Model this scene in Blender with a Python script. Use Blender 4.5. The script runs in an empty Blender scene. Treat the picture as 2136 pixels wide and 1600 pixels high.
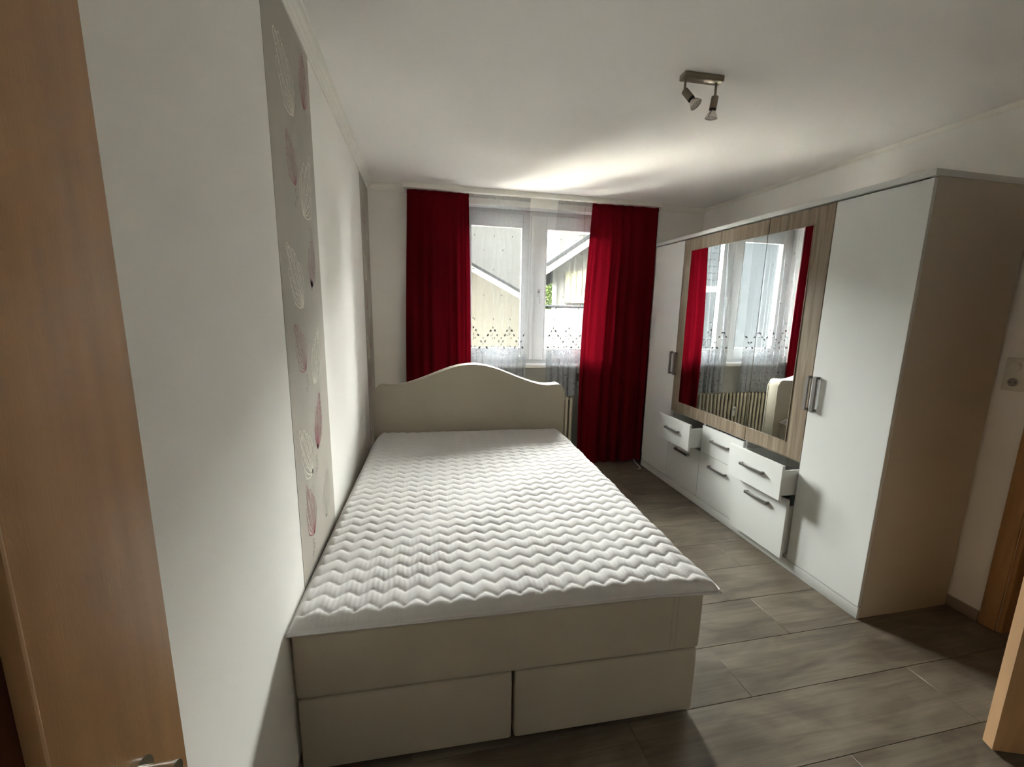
import bpy, bmesh, math, random
import numpy as np
from mathutils import Vector, Matrix
random.seed(7)
rng = np.random.RandomState(5)
SC = bpy.context.scene
COL = SC.collection

# ------------------------------------------------------------------ camera
YAW, PITCH, ROLL = -0.2232810, -0.1853007, 0.0210506
CAM = Vector((0.40831, -0.16827, 1.48205))
fw = Vector((-math.sin(YAW)*math.cos(PITCH), math.cos(YAW)*math.cos(PITCH), math.sin(PITCH)))
r0 = Vector((math.cos(YAW), math.sin(YAW), 0)); u0 = r0.cross(fw)
rr = r0*math.cos(ROLL) + u0*math.sin(ROLL); uu = -r0*math.sin(ROLL) + u0*math.cos(ROLL)
cd = bpy.data.cameras.new('camera'); cam = bpy.data.objects.new('camera', cd); COL.objects.link(cam)
cam.matrix_world = Matrix(((rr.x, uu.x, -fw.x, CAM.x), (rr.y, uu.y, -fw.y, CAM.y), (rr.z, uu.z, -fw.z, CAM.z), (0, 0, 0, 1)))
cd.sensor_width = 36; cd.lens = 920.136*36/2136
cd.shift_x = -(1087.314-1068)/2136; cd.shift_y = (817.98-800)/2136
cd.clip_start = 0.02; cd.clip_end = 300
SC.camera = cam

# ------------------------------------------------------------------ sky, exposure
SKY_STRENGTH = 13.0
w = bpy.data.worlds.new('world'); SC.world = w; w.use_nodes = True
bg = w.node_tree.nodes['Background']
bg.inputs[0].default_value = (1.0, 0.985, 0.955, 1); bg.inputs[1].default_value = SKY_STRENGTH
SC.view_settings.view_transform = 'Standard'; SC.view_settings.look = 'None'
SC.view_settings.exposure = 3.78; SC.view_settings.gamma = 1.0
SC.view_settings.use_curve_mapping = False
# sun from the left, travelling along the house front: it lights the yard, never enters the room
sl = bpy.data.lights.new('sun', 'SUN'); sl.energy = 45.0; sl.angle = math.radians(2); sl.color = (1.0, 0.96, 0.90)
so_ = bpy.data.objects.new('sun', sl); COL.objects.link(so_); so_.location = (-12, 8, 12)
so_.rotation_euler = Vector((0.77, 0.0, -0.64)).to_track_quat('-Z', 'Y').to_euler()
# sky portal in the window opening (guides sampling of the sky, gives no light of its own)
pl = bpy.data.lights.new('sky_portal', 'AREA'); pl.shape = 'RECTANGLE'; pl.size = 1.5; pl.size_y = 1.5
pl.cycles.is_portal = True
po = bpy.data.objects.new('sky_portal', pl); COL.objects.link(po)
po.location = (1.437, 4.10, 1.66); po.rotation_euler = (math.radians(-90), 0, 0)
SC.cycles.max_bounces = 14; SC.cycles.diffuse_bounces = 8; SC.cycles.transparent_max_bounces = 16
SC.cycles.sample_clamp_indirect = 12.0
SC.cycles.use_denoising = True

# ------------------------------------------------------------------ materials
def lin(c):
    return tuple(((x/255)/12.92 if x/255 <= 0.04045 else ((x/255+0.055)/1.055)**2.4) for x in c)
def mat(name, rgb, rough=0.6, metal=0.0, var=0.0, scale=8.0, bump=0.0, bscale=60.0, stretch=(1, 1, 1), spec=0.5, rgb2=None, coat=0.0, objrand=0.0):
    m = bpy.data.materials.new(name); m.use_nodes = True
    nt = m.node_tree; N = nt.nodes; Lk = nt.links; P = N['Principled BSDF']
    P.inputs['Roughness'].default_value = rough; P.inputs['Metallic'].default_value = metal
    P.inputs['Specular IOR Level'].default_value = spec; P.inputs['Coat Weight'].default_value = coat
    tc = N.new('ShaderNodeTexCoord'); mp = N.new('ShaderNodeMapping'); mp.inputs['Scale'].default_value = stretch
    Lk.new(tc.outputs['Object'], mp.inputs[0])
    no = N.new('ShaderNodeTexNoise'); no.inputs['Scale'].default_value = scale; no.inputs['Detail'].default_value = 6
    Lk.new(mp.outputs[0], no.inputs['Vector'])
    mx = N.new('ShaderNodeMix'); mx.data_type = 'RGBA'
    c2 = rgb2 if rgb2 else tuple(max(0, x*(1-var)) for x in rgb)
    mx.inputs[6].default_value = (*rgb, 1); mx.inputs[7].default_value = (*c2, 1)
    rp = N.new('ShaderNodeValToRGB'); rp.color_ramp.elements[0].position = 0.35; rp.color_ramp.elements[1].position = 0.68
    Lk.new(no.outputs[0], rp.inputs[0]); Lk.new(rp.outputs[0], mx.inputs[0])
    out = mx.outputs[2]
    if objrand:
        oi = N.new('ShaderNodeObjectInfo'); hs = N.new('ShaderNodeHueSaturation')
        mr = N.new('ShaderNodeMapRange'); mr.inputs[3].default_value = 1-objrand; mr.inputs[4].default_value = 1+objrand
        Lk.new(oi.outputs['Random'], mr.inputs[0]); Lk.new(mr.outputs[0], hs.inputs['Value']); Lk.new(out, hs.inputs['Color']); out = hs.outputs[0]
        ad = N.new('ShaderNodeVectorMath'); ad.operation = 'ADD'
        ml = N.new('ShaderNodeMath'); ml.operation = 'MULTIPLY'; ml.inputs[1].default_value = 37.0
        Lk.new(oi.outputs['Random'], ml.inputs[0]); Lk.new(mp.outputs[0], ad.inputs[0]); Lk.new(ml.outputs[0], ad.inputs[1]); Lk.new(ad.outputs[0], no.inputs['Vector'])
    Lk.new(out, P.inputs['Base Color'])
    if bump:
        n2 = N.new('ShaderNodeTexNoise'); n2.inputs['Scale'].default_value = bscale; n2.inputs['Detail'].default_value = 4
        Lk.new(mp.outputs[0], n2.inputs['Vector'])
        bp = N.new('ShaderNodeBump'); bp.inputs['Strength'].default_value = bump; bp.inputs['Distance'].default_value = 0.002
        Lk.new(n2.outputs[0], bp.inputs['Height']); Lk.new(bp.outputs[0], P.inputs['Normal'])
    return m

M = {}
M['wall'] = mat('wall_paint', (0.885, 0.873, 0.835), 0.9, var=0.04, scale=1.6, bump=0.12, bscale=160, spec=0.2)
M['ceil'] = mat('ceiling_paint', (0.915, 0.895, 0.875), 0.9, var=0.03, scale=1.2, bump=0.15, bscale=120, spec=0.2)
M['cornice'] = mat('cornice_white', (0.84, 0.82, 0.76), 0.7, var=0.03)
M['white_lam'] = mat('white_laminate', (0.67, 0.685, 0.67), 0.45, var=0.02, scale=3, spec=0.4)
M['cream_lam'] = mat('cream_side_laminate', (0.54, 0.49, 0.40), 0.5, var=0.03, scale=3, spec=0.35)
M['dark_in'] = mat('cavity_board', (0.30, 0.29, 0.27), 0.8, var=0.1)
M['white_pvc'] = mat('white_window_plastic', (0.64, 0.64, 0.635), 0.35, var=0.02, spec=0.4)
M['steel'] = mat('brushed_steel', (0.26, 0.25, 0.235), 0.42, metal=0.85, var=0.15, scale=40, stretch=(1, 20, 1))
M['nickel'] = mat('satin_nickel', (0.25, 0.215, 0.165), 0.34, metal=0.85, var=0.1, scale=30)
M['chrome'] = mat('chrome', (0.75, 0.73, 0.68), 0.16, metal=1.0, var=0.05)
M['black'] = mat('black_rubber', (0.012, 0.010, 0.010), 0.5, var=0.2)
M['beech'] = mat('beech_veneer', (0.47, 0.26, 0.11), 0.42, var=0.22, scale=5, bump=0.12, bscale=90, stretch=(6, 6, 0.7), spec=0.5)
M['beech_edge'] = mat('beech_edge', (0.48, 0.29, 0.15), 0.45, var=0.15, scale=5, stretch=(6, 6, 0.7))
M['beech_dark'] = mat('dark_inset_veneer', (0.085, 0.025, 0.010), 0.85, spec=0.15, var=0.3, scale=5, stretch=(6, 6, 0.7))
M['bed'] = mat('beige_bed_leatherette', (0.41, 0.365, 0.285), 0.55, var=0.05, scale=3, bump=0.35, bscale=260, spec=0.35)
M['piping'] = mat('lit_edge_piping', (0.74, 0.70, 0.62), 0.5, var=0.04)
M['quilt'] = mat('white_quilted_cloth', (0.565, 0.553, 0.545), 0.85, var=0.03, scale=2.5, bump=0.3, bscale=420, spec=0.2)
M['radiator'] = mat('cream_radiator_enamel', (0.46, 0.42, 0.34), 0.4, var=0.06)
M['socket'] = mat('socket_plastic', (0.72, 0.70, 0.62), 0.4, var=0.03)
M['paper'] = mat('taupe_wallpaper', (0.46, 0.43, 0.375), 0.75, var=0.08, scale=3, bump=0.35, bscale=300, spec=0.3)
M['ink_w'] = mat('cream_print', (0.84, 0.80, 0.68), 0.6, var=0.15, scale=30)
M['ink_p'] = mat('raspberry_print', (0.36, 0.13, 0.14), 0.6, var=0.25, scale=30)
M['ink_q'] = mat('faded_rose_print', (0.37, 0.25, 0.225), 0.6, var=0.1, scale=30)
M['ink_f'] = mat('pale_grey_print', (0.50, 0.48, 0.42), 0.6, var=0.1, scale=30)
M['ink_d'] = mat('dark_print', (0.20, 0.15, 0.12), 0.6, var=0.2, scale=30)
M['skirt'] = mat('brown_skirting', (0.27, 0.215, 0.165), 0.5, var=0.15, scale=8)
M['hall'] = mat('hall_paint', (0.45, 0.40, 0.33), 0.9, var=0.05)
M['embro'] = mat('embroidery_thread', (0.12, 0.12, 0.125), 1.0, spec=0.0, var=0.1, scale=60)

def oak():
    m = mat('light_oak_decor', (0.50, 0.42, 0.315), 0.5, spec=0.35)
    nt = m.node_tree; N = nt.nodes; Lk = nt.links; P = N['Principled BSDF']
    tc = N.new('ShaderNodeTexCoord'); mp = N.new('ShaderNodeMapping'); mp.inputs['Scale'].default_value = (1, 22, 0.9)
    no = N.new('ShaderNodeTexNoise'); no.inputs['Scale'].default_value = 2.2; no.inputs['Detail'].default_value = 8; no.inputs['Distortion'].default_value = 0.8
    Lk.new(tc.outputs['Object'], mp.inputs[0]); Lk.new(mp.outputs[0], no.inputs['Vector'])
    rp = N.new('ShaderNodeValToRGB'); e = rp.color_ramp.elements
    e[0].position = 0.3; e[0].color = (0.150, 0.112, 0.074, 1); e[1].position = 0.7; e[1].color = (0.31, 0.255, 0.185, 1)
    k = e.new(0.5); k.color = (0.23, 0.18, 0.125, 1)
    Lk.new(no.outputs[0], rp.inputs[0]); Lk.new(rp.outputs[0], P.inputs['Base Color'])
    return m
M['oak'] = oak()

def floor_mat():
    m = mat('grey_oak_laminate', (0.2, 0.2, 0.2), 0.42, spec=0.4)
    nt = m.node_tree; N = nt.nodes; Lk = nt.links; P = N['Principled BSDF']
    tc = N.new('ShaderNodeTexCoord'); oi = N.new('ShaderNodeObjectInfo')
    ml = N.new('ShaderNodeMath'); ml.operation = 'MULTIPLY'; ml.inputs[1].default_value = 53.0
    Lk.new(oi.outputs['Random'], ml.inputs[0])
    ad = N.new('ShaderNodeVectorMath'); ad.operation = 'ADD'
    Lk.new(tc.outputs['Object'], ad.inputs[0]); Lk.new(ml.outputs[0], ad.inputs[1])
    def nz(sc, s, det, dist):
        mp = N.new('ShaderNodeMapping'); mp.inputs['Scale'].default_value = sc
        no = N.new('ShaderNodeTexNoise'); no.inputs['Scale'].default_value = s; no.inputs['Detail'].default_value = det; no.inputs['Distortion'].default_value = dist
        Lk.new(ad.outputs[0], mp.inputs[0]); Lk.new(mp.outputs[0], no.inputs['Vector']); return no
    a = nz((1, 3.2, 1), 2.4, 6, 1.2); b = nz((1, 26, 1), 3.0, 8, 0.4)
    r1 = N.new('ShaderNodeValToRGB'); e = r1.color_ramp.elements
    e[0].position = 0.33; e[0].color = (0.102, 0.080, 0.058, 1); e[1].position = 0.68; e[1].color = (0.198, 0.168, 0.126, 1)
    Lk.new(a.outputs[0], r1.inputs[0])
    r2 = N.new('ShaderNodeValToRGB'); e = r2.color_ramp.elements
    e[0].position = 0.3; e[0].color = (0.78, 0.78, 0.78, 1); e[1].position = 0.7; e[1].color = (1.08, 1.08, 1.08, 1)
    Lk.new(b.outputs[0], r2.inputs[0])
    mx = N.new('ShaderNodeMix'); mx.data_type = 'RGBA'; mx.blend_type = 'MULTIPLY'; mx.inputs[0].default_value = 1
    Lk.new(r1.outputs[0], mx.inputs[6]); Lk.new(r2.outputs[0], mx.inputs[7])
    hs = N.new('ShaderNodeHueSaturation'); mr = N.new('ShaderNodeMapRange'); mr.inputs[3].default_value = 0.94; mr.inputs[4].default_value = 1.06
    Lk.new(oi.outputs['Random'], mr.inputs[0]); Lk.new(mr.outputs[0], hs.inputs['Value']); Lk.new(mx.outputs[2], hs.inputs['Color'])
    Lk.new(hs.outputs[0], P.inputs['Base Color'])
    bp = N.new('ShaderNodeBump'); bp.inputs['Strength'].default_value = 0.15; bp.inputs['Distance'].default_value = 0.001
    Lk.new(b.outputs[0], bp.inputs['Height']); Lk.new(bp.outputs[0], P.inputs['Normal'])
    return m
M['floor'] = floor_mat()

def glass_mat():
    m = bpy.data.materials.new('window_glass'); m.use_nodes = True; N = m.node_tree.nodes; Lk = m.node_tree.links
    N.remove(N['Principled BSDF'])
    t = N.new('ShaderNodeBsdfTransparent'); t.inputs[0].default_value = (0.95, 0.97, 0.96, 1)
    g = N.new('ShaderNodeBsdfGlossy'); g.inputs['Roughness'].default_value = 0.02
    f = N.new('ShaderNodeFresnel'); f.inputs[0].default_value = 1.3
    mx = N.new('ShaderNodeMixShader'); Lk.new(f.outputs[0], mx.inputs[0]); Lk.new(t.outputs[0], mx.inputs[1]); Lk.new(g.outputs[0], mx.inputs[2])
    Lk.new(mx.outputs[0], N['Material Output'].inputs[0]); return m
M['glass'] = glass_mat()
def mirror_mat():
    m = mat('mirror_glass', (0.86, 0.89, 0.88), 0.0, metal=1.0); m.node_tree.nodes['Principled BSDF'].inputs['Roughness'].default_value = 0.004
    return m
M['mirror'] = mirror_mat()

def red_mat():
    m = bpy.data.materials.new('wine_red_curtain_cloth'); m.use_nodes = True; N = m.node_tree.nodes; Lk = m.node_tree.links
    N.remove(N['Principled BSDF'])
    tc = N.new('ShaderNodeTexCoord'); mp = N.new('ShaderNodeMapping'); mp.inputs['Scale'].default_value = (14, 14, 0.6)
    no = N.new('ShaderNodeTexNoise'); no.inputs['Scale'].default_value = 3; no.inputs['Detail'].default_value = 5
    Lk.new(tc.outputs['Object'], mp.inputs[0]); Lk.new(mp.outputs[0], no.inputs['Vector'])
    cr = N.new('ShaderNodeValToRGB'); cr.color_ramp.elements[0].color = (0.105, 0.0025, 0.007, 1); cr.color_ramp.elements[1].color = (0.145, 0.004, 0.010, 1)
    Lk.new(no.outputs[0], cr.inputs[0])
    d = N.new('ShaderNodeBsdfDiffuse'); t = N.new('ShaderNodeBsdfTranslucent'); t.inputs[0].default_value = (0.085, 0.0014, 0.0045, 1)
    g = N.new('ShaderNodeBsdfSheen') if hasattr(bpy.types, 'ShaderNodeBsdfSheen') else None
    Lk.new(cr.outputs[0], d.inputs[0])
    mx = N.new('ShaderNodeMixShader'); mx.inputs[0].default_value = 0.22
    Lk.new(d.outputs[0], mx.inputs[1]); Lk.new(t.outputs[0], mx.inputs[2])
    Lk.new(mx.outputs[0], N['Material Output'].inputs[0]); return m
M['red'] = red_mat()

def lace_mat():
    m = bpy.data.materials.new('white_lace_net'); m.use_nodes = True; N = m.node_tree.nodes; Lk = m.node_tree.links
    N.remove(N['Principled BSDF'])
    tc = N.new('ShaderNodeTexCoord')
    sx = N.new('ShaderNodeSeparateXYZ'); Lk.new(tc.outputs['Object'], sx.inputs[0])
    # thread density: thicker band in the embroidered hem
    mr = N.new('ShaderNodeMapRange'); mr.interpolation_type = 'SMOOTHSTEP'
    mr.inputs[1].default_value = 1.22; mr.inputs[2].default_value = 1.02; mr.inputs[3].default_value = 0.25; mr.inputs[4].default_value = 0.58
    Lk.new(sx.outputs[2], mr.inputs[0])
    vo = N.new('ShaderNodeTexNoise'); vo.inputs['Scale'].default_value = 55; vo.inputs['Detail'].default_value = 4
    Lk.new(tc.outputs['Object'], vo.inputs['Vector'])
    sc = N.new('ShaderNodeMapRange'); sc.inputs[1].default_value = 0.35; sc.inputs[2].default_value = 0.7; sc.inputs[3].default_value = 0.85; sc.inputs[4].default_value = 1.15
    Lk.new(vo.outputs[0], sc.inputs[0])
    mu = N.new('ShaderNodeMath'); mu.operation = 'MULTIPLY'; mu.use_clamp = True
    Lk.new(mr.outputs[0], mu.inputs[0]); Lk.new(sc.outputs[0], mu.inputs[1])
    t = N.new('ShaderNodeBsdfTransparent')
    d = N.new('ShaderNodeBsdfDiffuse'); d.inputs[0].default_value = (0.46, 0.49, 0.54, 1)
    l = N.new('ShaderNodeBsdfTranslucent'); l.inputs[0].default_value = (0.062, 0.066, 0.072, 1)
    m1 = N.new('ShaderNodeMixShader'); m1.inputs[0].default_value = 0.32
    Lk.new(d.outputs[0], m1.inputs[1]); Lk.new(l.outputs[0], m1.inputs[2])
    m2 = N.new('ShaderNodeMixShader'); Lk.new(mu.outputs[0], m2.inputs[0]); Lk.new(t.outputs[0], m2.inputs[1]); Lk.new(m1.outputs[0], m2.inputs[2])
    Lk.new(m2.outputs[0], N['Material Output'].inputs[0]); return m
M['lace'] = lace_mat()
# outdoors
M['o_cream'] = mat('cream_render', (0.040, 0.039, 0.0325), 0.9, var=0.04, scale=2, spec=0.0)
M['o_pale'] = mat('pale_render', (0.0155, 0.0155, 0.0146), 0.9, var=0.04, scale=2, spec=0.0)
M['o_white'] = mat('white_fascia', (0.10, 0.10, 0.097), 0.8, var=0.03, spec=0.0)
M['o_blue'] = mat('bluish_render', (0.0110, 0.0123, 0.0138), 0.9, var=0.05, scale=2, spec=0.0)
M['o_roof'] = mat('grey_roof', (0.008, 0.0085, 0.009), 0.9, var=0.15, scale=6, spec=0.0)
M['o_yellow'] = mat('pale_yellow_cladding', (0.125, 0.125, 0.085), 0.9, var=0.05, scale=2, spec=0.0)
M['o_leaf'] = mat('leaf_green', (0.022, 0.032, 0.010), 0.7, var=0.5, scale=6, spec=0.0)
M['o_bark'] = mat('bark', (0.03, 0.025, 0.02), 0.9, var=0.3, spec=0.0)
M['o_ground'] = mat('light_gravel', (0.86, 0.82, 0.76), 0.95, var=0.1, scale=1.5, spec=0.0)
M['o_gable'] = mat('white_gable_render', (0.10, 0.099, 0.092), 0.9, var=0.04, scale=2, spec=0.0)
M['grey_board'] = mat('niche_shade_and_sill_grey', (0.24, 0.235, 0.225), 0.8, var=0.05)  # grey of the painted-in shade under the window, also of the outer sill
M['o_win'] = mat('dark_house_window', (0.02, 0.025, 0.03), 0.2)

# ------------------------------------------------------------------ mesh helpers
class MB:
    def __init__(s): s.v = []; s.f = []
    def add(s, vs, fs):
        o = len(s.v); s.v += [tuple(v) for v in vs]; s.f += [tuple(i+o for i in f) for f in fs]; return s
    def box(s, a, b):
        x0, y0, z0 = a; x1, y1, z1 = b
        return s.add([(x0,y0,z0),(x1,y0,z0),(x1,y1,z0),(x0,y1,z0),(x0,y0,z1),(x1,y0,z1),(x1,y1,z1),(x0,y1,z1)],
                     [(0,3,2,1),(4,5,6,7),(0,1,5,4),(1,2,6,5),(2,3,7,6),(3,0,4,7)])
    def prism(s, pts, axis, a, b):
        # polygon pts in the two remaining axes, extruded along axis from a to b
        n = len(pts)
        def mk(p, t): q = list(p); q.insert(axis, t); return tuple(q)
        vs = [mk(p, a) for p in pts] + [mk(p, b) for p in pts]
        fs = [tuple(range(n))[::-1], tuple(range(n, 2*n))] + [(i, (i+1) % n, n+(i+1) % n, n+i) for i in range(n)]
        return s.add(vs, fs)
    def tube(s, path, r, n=10, caps=True):
        P = [Vector(p) for p in path]; rs = r if isinstance(r, (list, tuple)) else [r]*len(P)
        vs = []; prev = None
        for i, p in enumerate(P):
            t = (P[min(i+1, len(P)-1)] - P[max(i-1, 0)]).normalized()
            if prev is None:
                a = Vector((0, 0, 1)) if abs(t.z) < 0.9 else Vector((1, 0, 0))
                x = t.cross(a).normalized()
            else:
                x = (prev - t*prev.dot(t)).normalized()
            prev = x; y = t.cross(x)
            for k in range(n):
                an = 2*math.pi*k/n; vs.append(p + (x*math.cos(an) + y*math.sin(an))*rs[i])
        fs = []
        for i in range(len(P)-1):
            for k in range(n):
                fs.append((i*n+k, i*n+(k+1) % n, (i+1)*n+(k+1) % n, (i+1)*n+k))
        if caps: fs += [tuple(range(n))[::-1], tuple(range((len(P)-1)*n, len(P)*n))]
        return s.add(vs, fs)
    def quadgrid(s, G):
        # G: array (m,n,3)
        m, n = G.shape[:2]
        idx = np.arange(m*n).reshape(m, n)
        fs = np.stack([idx[:-1, :-1], idx[1:, :-1], idx[1:, 1:], idx[:-1, 1:]], -1).reshape(-1, 4)
        return s.add([tuple(x) for x in G.reshape(-1, 3).tolist()], fs.tolist())
def obj(name, mb, m, parent=None, bevel=0.0, smooth=False, seg=2, angle=40, kind=None, label=None):
    me = bpy.data.meshes.new(name); me.from_pydata(mb.v, [], mb.f); me.update()
    bm = bmesh.new(); bm.from_mesh(me); bmesh.ops.recalc_face_normals(bm, faces=bm.faces)
    if bevel:
        es = [e for e in bm.edges if len(e.link_faces) == 2 and e.calc_face_angle(0) > math.radians(angle)]
        bmesh.ops.bevel(bm, geom=es, offset=bevel, segments=seg, profile=0.5, affect='EDGES', clamp_overlap=True)
    bm.to_mesh(me); bm.free()
    if smooth or bevel:
        me.polygons.foreach_set('use_smooth', [True]*len(me.polygons))
        if not smooth or smooth == 'sharp': me.set_sharp_from_angle(angle=math.radians(38))
    me.materials.append(M[m] if isinstance(m, str) else m)
    o = bpy.data.objects.new(name, me); COL.objects.link(o)
    if parent: o.parent = parent
    if kind: o['kind'] = kind
    if label: o['label'] = label
    return o
def tag(o, label, cat, group=None, kind=None):
    o['label'] = label; o['category'] = cat
    if group: o['group'] = group
    if kind: o['kind'] = kind
    return o
def empty(name, loc=(0, 0, 0), rz=0.0):
    o = bpy.data.objects.new(name, None); COL.objects.link(o); o.location = loc; o.rotation_euler = (0, 0, rz); o.empty_display_size = 0.1
    return o
def struct(o, label, cat):
    return tag(o, label, cat, kind='structure')
def bez(p0, p1, p2, n=8):
    return [tuple((1-t)**2*a + 2*t*(1-t)*b + t*t*c for a, b, c in zip(p0, p1, p2)) for t in [i/n for i in range(n+1)]]

# room measures (metres)
YB, YF, XR, HC = 3.8375, -0.53, 3.091, 2.4614
WX0, WX1, WZ0, WZ1 = 0.72, 2.15, 0.955, 2.365      # window opening

# ------------------------------------------------------------------ room shell
fl = obj('floor', MB().box((-0.15, YF-0.1, -0.12), (XR+0.15, YB+0.1, -0.009)), 'skirt')
struct(fl, 'grey brown oak laminate floor laid in wide planks across the room', 'floor')
PW, PL = 0.2675, 1.30
y0s = 1.0785
k = math.floor((YF - y0s)/PW)
row = 0
while y0s + k*PW < YB:
    ya, yb = max(YF, y0s+k*PW), min(YB, y0s+(k+1)*PW)
    off = [0.18, 0.95, 0.52, 1.18, 0.35, 0.78][row % 6]
    x = -off
    while x < XR:
        xa, xb = max(0.0, x), min(XR, x+PL)
        if xb - xa > 0.03:
            obj('plank', MB().box((xa+0.0003, ya+0.0005, -0.009), (xb-0.0003, yb-0.0005, 0.0)), 'floor', fl, bevel=0.0012, seg=1)
        x += PL
    k += 1; row += 1
ce = obj('ceiling', MB().box((-0.15, YF-0.1, HC), (XR+0.15, YB+0.25, HC+0.15)), 'ceil')
struct(ce, 'plain white ceiling over the bedroom', 'ceiling')
wl = obj('wall_left', MB().box((-0.15, YF-0.1, -0.1), (0, YB+0.15, HC)), 'wall')
struct(wl, 'pale plaster wall along the left side of the bed', 'wall')
# window wall with opening
wb = MB()
T = 0.30
wb.box((-0.15, YB, -0.1), (WX0, YB+T, HC)); wb.box((WX1, YB, -0.1), (XR+0.15, YB+T, HC))
wb.box((WX0, YB, -0.1), (WX1, YB+T, WZ0)); wb.box((WX0, YB, WZ1), (WX1, YB+T, HC))
struct(obj('wall_back', wb, 'wall'), 'pale wall behind the bed that holds the curtained window', 'wall')
WB = bpy.data.objects['wall_back']
obj('niche_shade_board', MB().box((WX0, YB-0.002, 0.06), (WX1, YB+0.001, WZ0-0.012)), 'grey_board', WB)  # backlit shade below the window, put in as a grey board
# right wall with door opening
DY0, DY1, DZ = 0.46, 1.165, 2.02
wr = MB().box((XR, DY1, -0.1), (XR+0.14, YB+0.1, HC)).box((XR, YF-0.1, -0.1), (XR+0.14, DY0, HC)).box((XR, DY0, DZ), (XR+0.14, DY1, HC))
struct(obj('wall_right', wr, 'wall'), 'pale wall behind the wardrobe with an open doorway', 'wall')
# near wall with the doorway the picture is taken from
wf = MB().box((-0.15, YF-0.14, -0.1), (0.09, YF, HC)).box((0.97, YF-0.14, -0.1), (XR+0.14, YF, HC)).box((0.09, YF-0.14, 2.02), (0.97, YF, HC))
struct(obj('wall_front', wf, 'wall'), 'near wall with the entrance doorway beside the open brown door', 'wall')
# corridors closed behind the two doorways
def hall(a, b, name, lab):
    x0, y0 = a; x1, y1 = b; t = 0.05
    h = MB().box((x0-t, y0-t, 0), (x0, y1+t, HC)).box((x1, y0-t, 0), (x1+t, y1+t, HC)).box((x0, y0-t, 0), (x1, y0, HC)).box((x0, y1, 0), (x1, y1+t, HC))
    return h
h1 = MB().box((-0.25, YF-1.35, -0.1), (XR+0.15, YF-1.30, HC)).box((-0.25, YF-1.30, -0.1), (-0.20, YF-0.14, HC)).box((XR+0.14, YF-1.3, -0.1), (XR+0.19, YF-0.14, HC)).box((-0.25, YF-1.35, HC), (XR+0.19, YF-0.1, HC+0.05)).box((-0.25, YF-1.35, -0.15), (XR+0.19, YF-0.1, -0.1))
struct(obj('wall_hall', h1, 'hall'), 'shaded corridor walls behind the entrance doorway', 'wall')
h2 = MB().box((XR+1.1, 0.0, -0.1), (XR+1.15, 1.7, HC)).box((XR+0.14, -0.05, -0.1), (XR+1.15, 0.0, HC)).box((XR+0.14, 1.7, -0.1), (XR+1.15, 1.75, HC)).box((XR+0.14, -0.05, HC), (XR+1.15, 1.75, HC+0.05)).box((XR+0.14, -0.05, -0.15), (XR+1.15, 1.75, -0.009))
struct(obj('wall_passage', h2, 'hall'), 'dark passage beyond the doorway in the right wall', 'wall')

# cornices
CK = 0.046
def cornice_profile(sgn=1):
    # (out, z)
    return [(0.0, HC-CK), (0.007, HC-CK), (0.010, HC-CK+0.006), (0.016, HC-CK+0.010), (0.020, HC-CK+0.018), (0.027, HC-CK+0.024), (0.033, HC-CK+0.034), (0.038, HC-CK+0.037), (CK, HC-0.006), (CK, HC), (0.0, HC)]
cp = cornice_profile()
mb = MB(); mb.prism([(x, z) for x, z in cp], 1, YF, YB-0.001)
struct(obj('trim_1', mb, 'cornice'), 'ridged white cornice between the left wall and the ceiling', 'cornice')
mb = MB(); mb.prism([(YB-x*0.9, z) for x, z in cp], 0, CK*0.3, 0.288); mb.prism([(YB-x*0.9, z) for x, z in cp], 0, 2.578, XR)
struct(obj('trim_2', mb, 'cornice'), 'white cornice on the window wall left and right of the curtain rail', 'cornice')
mb = MB(); mb.prism([(XR-x*0.42, HC-(HC-z)*0.55) for x, z in cp], 1, YF, YB-0.03)
struct(obj('trim_3', mb, 'cornice'), 'thin cornice between the right wall and the ceiling', 'cornice')
# skirting
struct(obj('baseboard_right', MB().box((XR-0.014, DY1+0.072, 0), (XR, YB, 0.055)), 'skirt', bevel=0.003), 'brown skirting board along the right wall', 'skirting board')
struct(obj('baseboard_left', MB().box((0, YF, 0), (0.004, YB, 0.05)), 'skirt'), 'thin skirting strip along the left wall beside the bed', 'skirting board')
struct(obj('baseboard_back', MB().box((0.02, YB-0.012, 0), (XR-0.02, YB, 0.055)), 'skirt', bevel=0.003), 'brown skirting board under the window', 'skirting board')

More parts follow.
